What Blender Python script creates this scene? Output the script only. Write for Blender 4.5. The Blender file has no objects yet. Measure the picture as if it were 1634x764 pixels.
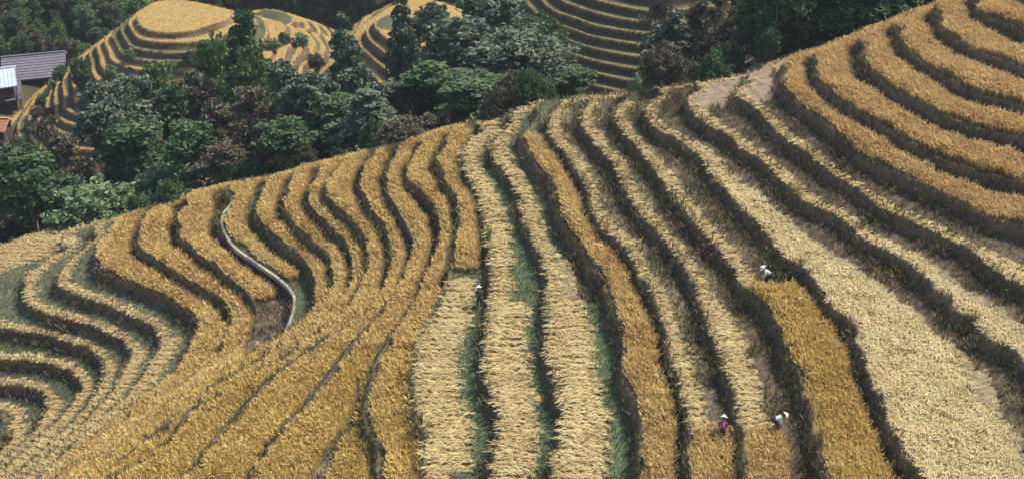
import bpy, math, random
import numpy as np
from mathutils import Vector, noise as mnoise

# ---------------------------------------------------------------- camera constants
CAMZ = 65.0
PITCH = math.radians(32.0)
HALF = math.tan(math.radians(22.5))
STEP = 0.9                                   # height of one terrace step
def ray(u, v):
    dx = (u - 817.0) / 817.0 * HALF
    dy = (382.0 - v) / 817.0 * HALF
    cp, sp = math.cos(PITCH), math.sin(PITCH)
    return dx, cp + dy * sp, -sp + dy * cp
def on_height(u, v, z):
    x, y, w = ray(u, v)
    t = (z - CAMZ) / w
    return x * t, y * t
def on_depth(u, v, D):
    x, y, w = ray(u, v)
    t = D / y
    return x * t, D, CAMZ + w * t
def project(x, y, z):
    cp, sp = math.cos(PITCH), math.sin(PITCH)
    zz = z - CAMZ
    d = y * cp - zz * sp
    up = y * sp + zz * cp
    return 817.0 + x / d / HALF * 817.0, 382.0 - up / d / HALF * 817.0

# ---------------------------------------------------------------- terrace lips, surveyed from the photograph
LIPS = {
 0: [(-90,632),(-40,645),(0,654),(15,658),(24,668),(25,682),(18,701),(5,717),(-15,735),(-50,765)],
 1: [(-90,590),(-40,603),(0,611),(39,616),(65,625),(77,641),(76,659),(63,683),(35,709),(5,735),(-30,765),(-60,790)],
 2: [(-90,556),(-40,566),(0,571),(39,574),(80,580),(110,592),(127,607),(126,629),(105,654),(70,690),(30,728),(-15,768),(-40,790)],
 3: [(-90,505),(-40,514),(0,521),(40,527),(90,537),(130,549),(157,565),(169,582),(167,598),(155,622),(138,648),(100,690),(63,723),(26,755),(-10,785)],
 4: [(120,388),(80,416),(55,430),(40,443),(36,460),(43,482),(60,493),(105,509),(147,520),(183,534),(202,545),(211,558),(209,575),(199,595),(180,622),(160,646),(120,687),(74,728),(35,763),(10,785)],
 5: [(158,376),(147,386),(126,404),(105,420),(92,436),(90,449),(100,458),(126,470),(157,483),(200,499),(228,511),(247,522),(257,537),(255,553),(243,578),(222,610),(200,634),(160,668),(122,704),(86,738),(55,768),(35,785)],
 6: [(172,366),(160,390),(153,412),(158,432),(175,441),(210,451),(245,465),(278,483),(305,502),(316,520),(313,538),(302,560),(288,582),(268,604),(240,627),(180,672),(122,722),(72,764),(50,785)],
 7: [(228,350),(220,368),(216,386),(229,405),(258,420),(289,441),(323,460),(350,478),(365,494),(369,512),(363,538),(353,562),(335,583),(300,606),(240,641),(180,686),(122,736),(90,764),(68,785)],
 8: [(296,328),(288,345),(284,366),(290,386),(313,405),(336,421),(362,443),(388,463),(402,482),(406,505),(401,535),(388,560),(340,589),(300,614),(240,651),(180,697),(122,748),(104,765),(84,785)],
 9: [(372,312),(360,332),(354,352),(358,370),(375,395),(400,413),(426,431),(447,446),(464,462),(471,478),(465,508),(455,531),(437,548),(404,563),(340,595),(300,621),(240,660),(180,708),(117,765),(97,785)],
 10:[(424,302),(414,322),(408,338),(413,354),(434,376),(463,397),(484,417),(499,443),(506,470),(502,490),(488,509),(464,530),(430,552),(398,569),(340,601),(300,628),(240,670),(180,719),(131,765),(110,785)],
 11:[(466,290),(457,312),(454,334),(463,351),(475,366),(494,380),(513,401),(528,418),(535,438),(531,460),(520,482),(496,509),(462,536),(426,560),(396,577),(340,608),(300,634),(240,681),(180,731),(143,764),(120,785)],
 12:[(508,280),(497,300),(494,322),(500,338),(516,353),(536,373),(554,391),(565,412),(565,438),(555,463),(531,491),(492,524),(446,555),(398,584),(340,615),(300,643),(250,687),(205,724),(160,764),(136,785)],
 13:[(545,270),(527,285),(518,302),(522,320),(544,339),(567,362),(583,381),(590,400),(587,428),(580,450),(567,475),(540,505),(500,537),(455,566),(400,597),(350,625),(326,638),(305,654),(288,680),(268,708),(238,731),(200,753),(178,768),(155,785)],
 14:[(592,262),(578,278),(573,297),(579,315),(596,339),(610,358),(622,382),(625,405),(622,435),(615,460),(600,484),(574,508),(540,530),(499,556),(463,580),(434,605),(400,636),(370,672),(340,702),(312,733),(285,766),(265,790)],
 15:[(634,252),(622,268),(616,287),(621,311),(638,341),(654,371),(662,391),(659,405),(654,424),(646,444),(637,462),(618,487),(590,522),(560,557),(533,586),(514,612),(488,647),(460,678),(432,714),(403,750),(388,770),(372,790)],
 16:[(672,240),(656,256),(649,275),(656,292),(675,306),(688,326),(697,344),(702,363),(703,388),(697,407),(689,427),(678,450),(660,480),(640,512),(620,546),(600,580),(586,612),(581,645),(587,680),(597,714),(606,750),(612,785)],
 17:[(714,226),(700,243),(696,262),(705,281),(715,300),(726,321),(733,343),(733,364),(728,394),(722,421),(715,442),(708,464),(697,488),(680,522),(666,550),(659,580),(660,605),(663,632),(666,670),(673,702),(677,730),(680,760),(682,790)],
 18:[(776,205),(748,228),(738,244),(739,261),(748,282),(760,300),(768,320),(773,346),(777,383),(781,413),(784,440),(785,466),(781,504),(776,536),(774,580),(776,605),(782,625),(790,648),(794,670),(790,696),(783,724),(780,755),(782,790)],
 19:[(822,192),(797,216),(787,234),(789,250),(800,266),(816,285),(829,306),(836,333),(842,360),(852,382),(863,408),(871,430),(875,457),(873,487),(870,514),(870,544),(875,577),(883,610),(892,640),(899,664),(898,690),(891,722),(884,755),(882,790)],
 20:[(866,180),(838,206),(830,220),(836,232),(847,246),(854,262),(865,279),(878,291),(885,311),(892,338),(902,361),(914,384),(930,406),(944,427),(957,446),(967,466),(976,490),(985,515),(990,545),(996,582),(1005,617),(1014,648),(1020,683),(1021,726),(1019,757),(1017,790)],
 21:[(895,172),(880,184),(875,196),(878,210),(887,226),(905,249),(920,270),(935,292),(943,316),(949,342),(963,360),(983,380),(1000,397),(1013,417),(1026,446),(1039,468),(1050,494),(1058,520),(1067,548),(1077,587),(1090,631),(1101,668),(1104,707),(1101,757),(1100,790)],
 22:[(950,164),(934,175),(927,187),(932,204),(945,221),(962,241),(979,259),(987,280),(996,303),(1016,331),(1034,352),(1052,374),(1071,397),(1088,418),(1100,440),(1112,464),(1121,494),(1131,518),(1142,542),(1152,575),(1166,612),(1176,650),(1184,688),(1188,720),(1189,757),(1190,790)],
 23:[(1006,158),(990,170),(983,181),(989,197),(1001,216),(1019,238),(1037,261),(1052,282),(1068,306),(1086,329),(1105,350),(1121,371),(1139,390),(1152,411),(1168,430),(1182,450),(1200,469),(1220,486),(1233,512),(1244,548),(1262,588),(1279,635),(1295,683),(1311,739),(1323,790)],
 24:[(1062,150),(1040,162),(1032,174),(1037,190),(1052,206),(1072,217),(1094,232),(1115,250),(1131,269),(1147,292),(1163,310),(1181,330),(1200,352),(1217,372),(1236,394),(1259,414),(1280,429),(1299,450),(1320,477),(1347,512),(1371,551),(1392,587),(1404,631),(1422,675),(1439,715),(1456,755),(1472,790)],
 25:[(1120,141),(1101,150),(1098,163),(1110,180),(1132,198),(1158,214),(1180,229),(1202,245),(1229,269),(1248,289),(1271,307),(1297,323),(1326,340),(1352,357),(1380,377),(1424,407),(1464,432),(1500,459),(1538,492),(1571,519),(1603,549),(1636,584),(1680,635)],
 26:[(1206,129),(1184,138),(1178,149),(1187,165),(1202,173),(1219,187),(1239,206),(1258,220),(1281,236),(1306,255),(1334,279),(1373,307),(1424,339),(1462,357),(1503,376),(1540,396),(1573,418),(1605,440),(1636,455),(1690,478)],
 27:[(1262,110),(1248,123),(1244,137),(1255,151),(1278,171),(1305,191),(1338,218),(1384,253),(1444,282),(1504,311),(1564,340),(1634,362),(1700,380)],
 28:[(1310,93),(1298,107),(1296,121),(1308,135),(1330,153),(1369,180),(1414,206),(1456,230),(1504,253),(1556,274),(1634,291),(1700,304)],
 29:[(1386,66),(1372,82),(1370,96),(1394,117),(1424,140),(1464,164),(1506,185),(1556,205),(1634,221),(1700,232)],
 30:[(1450,42),(1437,58),(1437,73),(1459,91),(1494,115),(1534,135),(1576,151),(1634,169),(1700,185)],
 31:[(1514,16),(1502,34),(1503,52),(1534,67),(1564,84),(1596,98),(1634,110),(1700,126)],
 32:[(1574,-5),(1560,8),(1563,20),(1584,31),(1634,47),(1700,64)],
 33:[(1650,-34),(1625,-22),(1626,-12),(1650,-2),(1700,10)],
}
CREST = [(-120,445,1.6),(-60,425,2.6),(0,402,3.3),(60,383,3.7),(120,373,4.4),(168,364,5.6),(195,357,6.3),(245,343,7.3),(300,324,8.2),(385,302,9.4),
 (440,292,10.4),(480,280,11.4),(520,271,12.3),(560,262,13.3),(605,252,14.3),(645,241,15.3),(685,230,16.3),(728,216,17.3),(790,196,18.5),
 (830,186,19.4),(875,173,20.4),(905,168,21.3),(960,162,22.4),(1014,157,23.3),(1066,150,24.3),(1110,142,25.1),(1165,134,25.5),(1210,127,26.3),
 (1258,113,27.2),(1306,97,28.2),(1380,72,29.2),(1444,48,30.2),(1506,22,31.2),(1565,1,32.2),(1630,-24,33.2),(1720,-60,34.5)]

def vnoise(x, y, s, seed=0):
    x = np.asarray(x)/s + seed*17.3; y = np.asarray(y)/s - seed*9.1
    xi = np.floor(x).astype(np.int64); yi = np.floor(y).astype(np.int64); fx = x-xi; fy = y-yi
    fx = fx*fx*(3-2*fx); fy = fy*fy*(3-2*fy)
    def h(a, b):
        n = (a*374761393 + b*668265263 + seed*1442695041) & 0x7fffffff
        n = ((n ^ (n >> 13))*1274126177) & 0x7fffffff
        return ((n ^ (n >> 16)) & 0xffff)/65535.0
    return (h(xi,yi)*(1-fx)+h(xi+1,yi)*fx)*(1-fy)+(h(xi,yi+1)*(1-fx)+h(xi+1,yi+1)*fx)*fy
def spline(pts, n=14):
    P = np.array(pts, float)
    Q = np.vstack([2*P[0]-P[1], P, 2*P[-1]-P[-2]])
    t = np.linspace(0, 1, n, endpoint=False)[:, None]
    out = []
    for i in range(1, len(Q) - 2):
        a, b, c, d = Q[i-1], Q[i], Q[i+1], Q[i+2]
        out.append(0.5*((2*b) + (-a+c)*t + (2*a-5*b+4*c-d)*t*t + (-a+3*b-3*c+d)*t**3))
    out.append(P[-1:])
    return np.vstack(out)
def dense(W, s=0.08):
    out = []
    for a, b in zip(W[:-1], W[1:]):
        n = max(1, int(np.hypot(*(b[:2]-a[:2])) / s))
        out.append(a + (b - a) * np.linspace(0, 1, n, endpoint=False)[:, None])
    out.append(W[-1:])
    return np.vstack(out)
def ray_np(U, V, z):
    dx = (U - 817.0) / 817.0 * HALF; dy = (382.0 - V) / 817.0 * HALF
    cp, sp = math.cos(PITCH), math.sin(PITCH)
    t = (z - CAMZ) / (-sp + dy * cp)
    return dx * t, (cp + dy * sp) * t

SAMP = []                                    # x, y, level
LIPW = {}
for k, pts in LIPS.items():
    S = spline(pts)
    x, y = ray_np(S[:, 0], S[:, 1], STEP * k)
    P3 = np.stack([x, y, np.full_like(x, k)], 1)
    def beyond(a, b, L):                     # carry the wall on past the edge of the picture
        d = (b - a); d[2] = 0; d /= max(np.hypot(d[0], d[1]), 1e-6)
        return b + d * L
    P3 = np.vstack([P3, beyond(P3[-16], P3[-1].copy(), 9.0)[None]])
    if k < 4:
        P3 = np.vstack([beyond(P3[14], P3[0].copy(), 9.0)[None], P3])
    W = dense(P3)
    LIPW[k] = W
    SAMP.append(W)
C = spline(CREST, 10)
cx, cy = ray_np(C[:, 0], C[:, 1], STEP * C[:, 2])
CW = np.stack([cx, cy, C[:, 2]], 1)
for d in np.arange(0.6, 22.0, 0.4):          # the hidden slope behind the crest
    B = CW.copy(); B[:, 1] += d; B[:, 0] -= 0.25 * d
    B[:, 2] -= 0.15*max(0, d-0) + 0.45 * max(0.0, d - 1.5)
    SAMP.append(dense(B, 0.3))
SAMP = np.vstack(SAMP)

GX0, GX1, GY0, GY1 = -62.0, 66.0, 38.0, 118.0
def solve(cell, init, iters):
    nx = int(round((GX1-GX0)/cell))+1; ny = int(round((GY1-GY0)/cell))+1
    ix = np.rint((SAMP[:,0]-GX0)/cell).astype(int); iy = np.rint((SAMP[:,1]-GY0)/cell).astype(int)
    ok = (ix>=0)&(ix<nx)&(iy>=0)&(iy<ny)
    idx = iy[ok]*nx+ix[ok]
    cnt = np.bincount(idx, minlength=nx*ny); s = np.bincount(idx, SAMP[ok,2], minlength=nx*ny)
    m = (cnt>0).reshape(ny,nx); val = (s/np.maximum(cnt,1)).reshape(ny,nx)
    if init is None:
        F = np.full((ny,nx), 15.0)
    else:
        yi = np.linspace(0, init.shape[0]-1, ny); xi = np.linspace(0, init.shape[1]-1, nx)
        y0 = np.minimum(yi.astype(int), init.shape[0]-2); x0 = np.minimum(xi.astype(int), init.shape[1]-2)
        fy = (yi-y0)[:,None]; fx = (xi-x0)[None,:]
        F = (init[y0][:,x0]*(1-fy)*(1-fx)+init[y0][:,x0+1]*(1-fy)*fx+init[y0+1][:,x0]*fy*(1-fx)+init[y0+1][:,x0+1]*fy*fx)
    F[m] = val[m]
    for i in range(iters):
        P = np.pad(F, 1, mode='edge')
        G = 0.25*(P[:-2,1:-1]+P[2:,1:-1]+P[1:-1,:-2]+P[1:-1,2:])
        F = np.where(m, val, G)
    return F, m, val
def blur(F, n):
    for _ in range(n):
        P = np.pad(F, 1, mode='edge'); F = (P[:-2,1:-1]+2*P[1:-1,1:-1]+P[2:,1:-1])/4
        P = np.pad(F, 1, mode='edge'); F = (P[1:-1,:-2]+2*P[1:-1,1:-1]+P[1:-1,2:])/4
    return F
CELL = 0.16
F = None
for cell, it in ((3.2,800),(1.6,500),(0.8,400),(0.4,300),(CELL,160)):
    F, Fm, Fv = solve(cell, F, it)
F = blur(F, 2)
NY, NX = F.shape
XS = GX0 + CELL*np.arange(NX); YS = GY0 + CELL*np.arange(NY)
GXm, GYm = np.meshgrid(XS, YS)
F = F + 0.13*(vnoise(GXm, GYm, 2.6, 11)-0.5) + 0.09*(vnoise(GXm, GYm, 1.0, 12)-0.5)   # slumps and bulges of the earth walls
gy_, gx_ = np.gradient(F, CELL)
GRAD = np.maximum(blur(np.hypot(gx_, gy_), 3), 0.05)
LEV = np.floor(F); FR = F - LEV
RUN = 0.42                                   # horizontal run of a terrace wall
DUP = (1.0 - FR) / GRAD                      # metres to the lip above
DLO = FR / GRAD                              # metres from this tread's own lip
ramp = np.clip(1.0 - DUP / np.minimum(RUN, 0.5/GRAD), 0, 1)
ramp = ramp*ramp*(3-2*ramp)*0.35 + ramp*0.65
bund = 0.10*np.clip(1-DLO/0.35,0,1)*(1-ramp)
Z = STEP*(LEV + ramp) + bund
# ---------------------------------------------------------------- valley behind the crest
rng = np.random.default_rng(7)
random.seed(7)
o_ = np.argsort(CW[:, 0]); CXs, CYs, CZs = CW[o_, 0], CW[o_, 1], CW[o_, 2]*STEP
CREST_SHIFT = 3.0
def cone(u, v, D, zt, slope, r0):
    x, y, _ = on_depth(u, v, D)
    return (x, D, zt, slope, r0)
_hx = lambda u, v, D: on_depth(u, v, D)
HILLS = [                                   # centre x, y, summit z, slope, roundness, step
  (_hx(300, 8, 186)[0], 186.0, on_depth(300, 13, 186)[2], 0.86, 5.0, 1.0),
  (_hx(432, 25, 200)[0], 200.0, on_depth(432, 20, 200)[2], 0.66, 3.5, 1.1),
  (_hx(668, 25, 176)[0], 176.0, on_depth(668, 22, 176)[2], 1.0, 4.0, 1.2),
  (_hx(1040, 8, 202)[0]+1.0, 202.0, 4.5, 0.70, 2.0, 1.25),
]
def far_height(x, y):
    """smooth valley height plus: which terraced hill (-1 none), raw level, step"""
    x = np.asarray(x, float); y = np.asarray(y, float)
    yc = np.interp(x, CXs, CYs); zc = np.interp(x, CXs, CZs)
    d = y - yc
    back = zc - 0.9 - 0.50*np.maximum(d - 1.5, 0)
    floor_ = -21.0 - 5.0*np.clip((-x-52)/18, 0, 1) + 1.5*(vnoise(x, y, 22, 3)-0.5) + 0.42*np.maximum(y-212, 0) + 0.30*np.maximum(-x-78, 0)
    inside = (x > GX0+1) & (x < GX1-1) & (y > GY0+1) & (d < 9)
    under = sample(Z, x, y) - np.where(inside, 6.0, 1.6)
    base = np.where((d < 9) & (y < GY1), under, np.maximum(back, floor_))
    hid = np.full(x.shape, -1); lev = np.zeros_like(x); z = base.copy()
    for i, (hx, hy, hz, sl, r0, st) in enumerate(HILLS):
        dx, dy = x-hx, y-hy
        if i == 0: dx = np.where(dx < 0, dx*0.85, dx*0.8); dy = dy*0.9
        if i == 2: dy = dy*0.42
        if i == 0: r = (np.abs(dx)**3 + np.abs(dy)**3 + r0**3)**(1/3) - r0
        else: r = np.sqrt(dx*dx + dy*dy + r0*r0) - r0
        r = r + 3.6*(vnoise(x, y, 13, 5+i)-0.5) + 1.2*(vnoise(x, y, 5, 15+i)-0.5)
        hh = hz - sl*r
        if i < 3: hh = np.minimum(hh, (np.floor((hz - 1.1*st + 60.0)/st) + .30)*st - 60.0)
        L = (hh + 60.0)/st
        q = np.floor(L); f = L-q
        rp = np.clip((f-0.72)/0.28, 0, 1)
        hh = (q + rp)*st - 60.0 + 0.28*st
        m = (hh > z)
        z = np.where(m, hh, z); hid = np.where(m, i, hid); lev = np.where(m, L, lev)
    return z, hid, lev

def sample(G, x, y):
    fx = np.clip((x-GX0)/CELL, 0, NX-1.001); fy = np.clip((y-GY0)/CELL, 0, NY-1.001)
    ix = fx.astype(int); iy = fy.astype(int); fx = fx-ix; fy = fy-iy
    return (G[iy,ix]*(1-fx)+G[iy,ix+1]*fx)*(1-fy)+(G[iy+1,ix]*(1-fx)+G[iy+1,ix+1]*fx)*fy

# ---------------------------------------------------------------- what grows where on the terraces
AX_U = [0,25,77,127,170,210,256,316,370,405,470,505,540]
AX_V = [690,680,650,610,585,560,540,522,512,502,480,470,455]
# level: list of (vmin, vmax, umin, umax, crop, a0, a1, soil)
BIG = 99999
def seg(crop, a0, a1, soil, v0=-BIG, v1=BIG, u0=-BIG, u1=BIG): return (v0, v1, u0, u1, crop, a0, a1, soil)
SPEC = {
 17: [seg('ripe',.08,.74,'dark',v1=432), seg('none',0,0,'green',v1=450), seg('straw',.03,.61,'green',v1=752), seg('straw',.03,.34,'green')],
 18: [seg('straw',.03,.46,'green',v1=425), seg('straw',.03,.36,'green',v1=486), seg('straw',.03,.60,'green')],
 19: [seg('straw',.03,.34,'greygreen',v1=410), seg('straw',.03,.26,'strawsoil|.62|dark',v1=480), seg('straw',.03,.60,'green')],
 20: [seg('none',0,0,'greygreen',v1=222), seg('ripe',.10,.70,'dark',v1=540), seg('ripe',.05,.74,'dark')],
 21: [seg('straw',.02,.29,'greybrown|.6|dark',v1=330), seg('straw',.03,.30,'greybrown|.7|dark',v1=480), seg('straw',.03,.38,'greybrown|.75|dark',v1=690), seg('ripe',.05,.85,'dark')],
 22: [seg('straw',.02,.27,'greybrown|.6|dark',v1=330), seg('straw',.03,.28,'greybrown|.6|dark',v1=480), seg('straw',.03,.42,'weedy',v1=690), seg('ripe',.05,.60,'dark')],
 23: [seg('straw',.02,.27,'greybrown|.5|dark',v1=300), seg('straw',.03,.28,'greybrown|.5|weedy',v1=463), seg('gold',.03,.80,'dark')],
 24: [seg('straw',.03,.19,'weedy',v1=230), seg('straw',.02,.34,'greybrown|.5|weedy',v1=300), seg('pale',.02,.42,'strawsoil|.55|weedy',v1=400), seg('pale',.02,.50,'strawsoil|.62|weedy',v1=440), seg('pale',.02,.60,'strawsoil|.70|weedy',v1=490), seg('pale',.02,.67,'strawsoil|.74|weedy')],
 25: [seg('straw',.03,.10,'pinksoil',v1=172), seg('straw',.02,.23,'weedy',v1=300), seg('straw',.02,.24,'weedy',v1=400), seg('pale',.03,.27,'strawsoil|.48|weedy')],
 26: [seg('straw',.03,.10,'pinksoil',v1=165), seg('straw',.02,.21,'weedy',v1=400), seg('straw',.02,.24,'weedy')],
}
def spec_for(k):
    if k in SPEC: return SPEC[k]
    if 27 <= k: return [seg('tan',.05,.71,'dark')]
    if 9 < k <= 16: return [seg('ripe',.06,.66,'dark',v1=560), seg('gold',.06,.76,'dark')]
    if k == 9: return [seg('ripe',.16,.62,'green',v1=447), seg('none',0,0,'green')]
    if k == 8: return [seg('ripe',.04,.66,'dark',v1=478), seg('none',0,0,'greybrown')]
    if k in (6, 7): return [seg('gold',.04,.72,'dark',v1=425), seg('ripe',.04,.72,'dark')]
    if k == 3: return [seg('straw',.03,.26,'greygreen')]
    return [seg('straw',.03,.30 if k<3 else .24,'greygreen' if k>3 else 'greengrey')]
CROPS = ['none','ripe','gold','straw','pale','tan']
SOILS = ['dark','green','greygreen','greengrey','greybrown','weedy','strawsoil','pinksoil','cropsoil','wall']
def classify(x, y, f, fr, u, v, grad):
    k = np.floor(f).astype(int)
    crop = np.zeros(x.shape, int); soil = np.zeros(x.shape, int)
    wob = 0.10*(vnoise(x, y, 1.6, 21)-0.5) + 0.06*(vnoise(x, y, 0.6, 22)-0.5)
    near = v > np.interp(u, AX_U, AX_V) + 6
    near &= (u < 540)
    up = (1-fr)/grad
    for kk in range(-3, 36):
        mk = (k == kk)
        if not mk.any(): continue
        done = np.zeros(x.shape, bool)
        for (v0, v1, u0, u1, c, a0, a1, s) in spec_for(kk):
            vj = v + 10*(vnoise(x, y, 0.9, 31)-0.5)
            m = mk & ~done & (vj >= v0) & (vj < v1) & (u >= u0) & (u < u1)
            done |= m
            A1 = np.full(x.shape, a1)
            if 3 <= kk <= 16 and (kk >= 6):
                sp = near | (kk >= 11) & (v > 470) | (kk >= 15) & (v > 510)
                A1 = np.where(sp, 0.95, A1)
            elif kk < 6:
                A1 = np.where(near, 0.50, A1)
            g = m & (fr + wob >= a0) & (fr + wob < A1) & (up > 0.25)
            if c in ('straw', 'pale'): g &= (fr/grad > 0.10) & ((A1-fr)/grad > 0.02)
            crop[g] = CROPS.index(c)
            if c == 'gold' and kk < 17:
                crop[g & (vnoise(x, y, 5.0, 33) + .5*vnoise(x, y, 1.2, 34) + .004*(560-v) > .80)] = 1
            if kk in (8, 9): crop[m & near & (u < 392)] = 1
            if '|' in s:
                s1, sf, s2 = s.split('|')
                soil[m] = SOILS.index(s1); soil[m & (fr + wob > float(sf))] = SOILS.index(s2)
            else: soil[m] = SOILS.index(s)
        if kk == 3:                          # pale rows along the crest at the left edge
            c3 = mk & (v < 437 - 0.36*u) & (u < 175); crop[c3] = CROPS.index('straw')
        if 11 <= kk <= 16:                   # bare bunds between the fields of the lower spur
            gap = mk & (v > 520) & (fr/grad < 0.14 + 0.72*vnoise(x, y, 2.2, 35) + 0.5*wob) & (grad < 0.6)
            crop[gap] = 0; soil[gap] = SOILS.index('dark')
    crop[(crop>0) & (grad > 2.2)] *= 1
    # wedge path between two fields of the lower spur
    wl = np.interp(v, [640, 660, 690, 721, 758, 790], [569, 561, 549, 521, 500, 485])
    wr = np.interp(v, [600, 640, 668, 690, 721, 758, 790], [575, 577, 570, 564, 541, 527, 515])
    p = (k == 15) & (v > 605) & (u > wl) & (u < wr)
    crop[p] = 0; soil[p] = SOILS.index('greybrown')
    soil[(crop > 0)] = SOILS.index('cropsoil')
    return crop, soil, up, near

SOILC = {'dark':(.095,.078,.052),'green':(.105,.14,.08),'greygreen':(.135,.145,.10),'greengrey':(.085,.095,.068),'greybrown':(.16,.135,.10),
 'weedy':(.115,.092,.066),'strawsoil':(.26,.22,.14),'pinksoil':(.25,.20,.15),'cropsoil':(.24,.17,.075),'wall':(.165,.112,.070)}

# ---------------------------------------------------------------- mesh helpers
COL = bpy.context.scene.collection
def mesh_np(name, V, faces, mat, attrs=None, smooth=False):
    """faces: list of (n,k) int arrays"""
    me = bpy.data.meshes.new(name)
    V = np.ascontiguousarray(V, np.float32)
    me.vertices.add(len(V)); me.vertices.foreach_set('co', V.ravel())
    nl = sum(f.size for f in faces); nf = sum(len(f) for f in faces)
    me.loops.add(nl); me.polygons.add(nf)
    li = np.concatenate([f.ravel() for f in faces]).astype(np.int32)
    st = []; t0 = 0
    for f in faces:
        st.append(t0 + np.arange(len(f))*f.shape[1]); t0 += f.size
    me.loops.foreach_set('vertex_index', li)
    me.polygons.foreach_set('loop_start', np.concatenate(st).astype(np.int32))
    if smooth: me.polygons.foreach_set('use_smooth', np.ones(nf, bool))
    for an, (typ, arr) in (attrs or {}).items():
        a = me.attributes.new(an, typ, 'POINT')
        a.data.foreach_set('value' if typ == 'FLOAT' else 'color', np.ascontiguousarray(arr, np.float32).ravel())
    me.update(calc_edges=True)
    me.materials.append(mat)
    return me
def link(name, me, parent=None):
    o = bpy.data.objects.new(name, me); COL.objects.link(o)
    if parent: o.parent = parent
    return o
def tag(o, label=None, cat=None, group=None, kind=None):
    if label: o['label'] = label
    if cat: o['category'] = cat
    if group: o['group'] = group
    if kind: o['kind'] = kind
    return o
class MB:
    def __init__(s): s.v = []; s.f = []
    def quad(s, *p):
        n = len(s.v); s.v += [tuple(q) for q in p]; s.f.append(tuple(range(n, n+len(p))))
    def box(s, a, b, tilt=None):
        (x0,y0,z0),(x1,y1,z1) = a, b
        P = [(x0,y0,z0),(x1,y0,z0),(x1,y1,z0),(x0,y1,z0),(x0,y0,z1),(x1,y0,z1),(x1,y1,z1),(x0,y1,z1)]
        n = len(s.v); s.v += P
        s.f += [tuple(n+i for i in q) for q in ((0,3,2,1),(4,5,6,7),(0,1,5,4),(1,2,6,5),(2,3,7,6),(3,0,4,7))]
    def tube(s, pts, rad, seg=7, cap=True):
        pts = [Vector(p) for p in pts]; n0 = len(s.v)
        for i, p in enumerate(pts):
            d = (pts[min(i+1,len(pts)-1)] - pts[max(i-1,0)]).normalized()
            a = d.orthogonal().normalized() if i == 0 else (a - d*a.dot(d)).normalized()
            b = d.cross(a)
            for j in range(seg):
                t = 2*math.pi*j/seg
                s.v.append(tuple(p + (a*math.cos(t)+b*math.sin(t))*rad[i]))
        for i in range(len(pts)-1):
            for j in range(seg):
                q = n0+i*seg; r = (j+1) % seg
                s.f.append((q+j, q+r, q+seg+r, q+seg+j))
        if cap:
            s.f.append(tuple(n0+(len(pts)-1)*seg+j for j in range(seg)))
            s.f.append(tuple(n0+j for j in reversed(range(seg))))
    def mesh(s, name, mat, smooth=False):
        me = bpy.data.meshes.new(name); me.from_pydata(s.v, [], s.f); me.update()
        me.materials.append(mat)
        if smooth: me.polygons.foreach_set('use_smooth', [True]*len(me.polygons))
        return me
    def obj(s, name, mat, parent=None, smooth=False):
        return link(name, s.mesh(name, mat, smooth), parent)

# ---------------------------------------------------------------- materials
def nodes(name):
    m = bpy.data.materials.new(name); m.use_nodes = True
    nt = m.node_tree; bs = nt.nodes['Principled BSDF']
    bs.inputs['Specular IOR Level'].default_value = 0.25; bs.inputs['Roughness'].default_value = 0.85
    return m, nt, bs
def N(nt, t, **kw):
    n = nt.nodes.new(t)
    for a, b in kw.items(): setattr(n, a, b)
    return n
def ramp_node(nt, stops):
    r = N(nt, 'ShaderNodeValToRGB'); e = r.color_ramp.elements
    while len(e) < len(stops): e.new(0.5)
    for q, (p, c) in zip(e, stops): q.position = p; q.color = (*c, 1)
    return r
def mixc(nt, mode, fac, a, b):
    n = N(nt, 'ShaderNodeMix', data_type='RGBA', blend_type=mode)
    for s, val in ((0, fac), (6, a), (7, b)):
        if hasattr(val, 'is_output'): nt.links.new(val, n.inputs[s])
        else: n.inputs[s].default_value = val if not isinstance(val, tuple) else (*val, 1)[:4]
    return n.outputs[2]
def noise_node(nt, scale, detail=4, rough=0.6, coord='Object'):
    tc = N(nt, 'ShaderNodeTexCoord'); n = N(nt, 'ShaderNodeTexNoise')
    n.inputs['Scale'].default_value = scale; n.inputs['Detail'].default_value = detail; n.inputs['Roughness'].default_value = rough
    nt.links.new(tc.outputs[coord], n.inputs['Vector']); return n
def plant_mat(name, stops, trans=0.25, patch=None, ps=0.25, rough=0.8):
    """leaves and straw: colour picked per tuft from the ramp, patches of another tint in the field"""
    m, nt, bs = nodes(name)
    at = N(nt, 'ShaderNodeAttribute', attribute_name='var')
    r = ramp_node(nt, stops); nt.links.new(at.outputs['Fac'], r.inputs[0]); c = r.outputs[0]
    if patch:
        n = noise_node(nt, ps, 3); rr = ramp_node(nt, [(0.48,(0,0,0)),(0.66,(1,1,1))]); nt.links.new(n.outputs[0], rr.inputs[0])
        mm = N(nt, 'ShaderNodeMath', operation='MULTIPLY'); nt.links.new(rr.outputs[0], mm.inputs[0]); mm.inputs[1].default_value = 0.6
        c = mixc(nt, 'MIX', mm.outputs[0], c, patch)
    nt.links.new(c, bs.inputs['Base Color']); bs.inputs['Roughness'].default_value = rough
    bs.inputs['Specular IOR Level'].default_value = 0.15
    if trans:
        t = N(nt, 'ShaderNodeBsdfTranslucent'); nt.links.new(c, t.inputs[0])
        mx = N(nt, 'ShaderNodeMixShader'); mx.inputs[0].default_value = trans
        nt.links.new(bs.outputs[0], mx.inputs[1]); nt.links.new(t.outputs[0], mx.inputs[2])
        nt.links.new(mx.outputs[0], nt.nodes['Material Output'].inputs[0])
    return m
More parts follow.
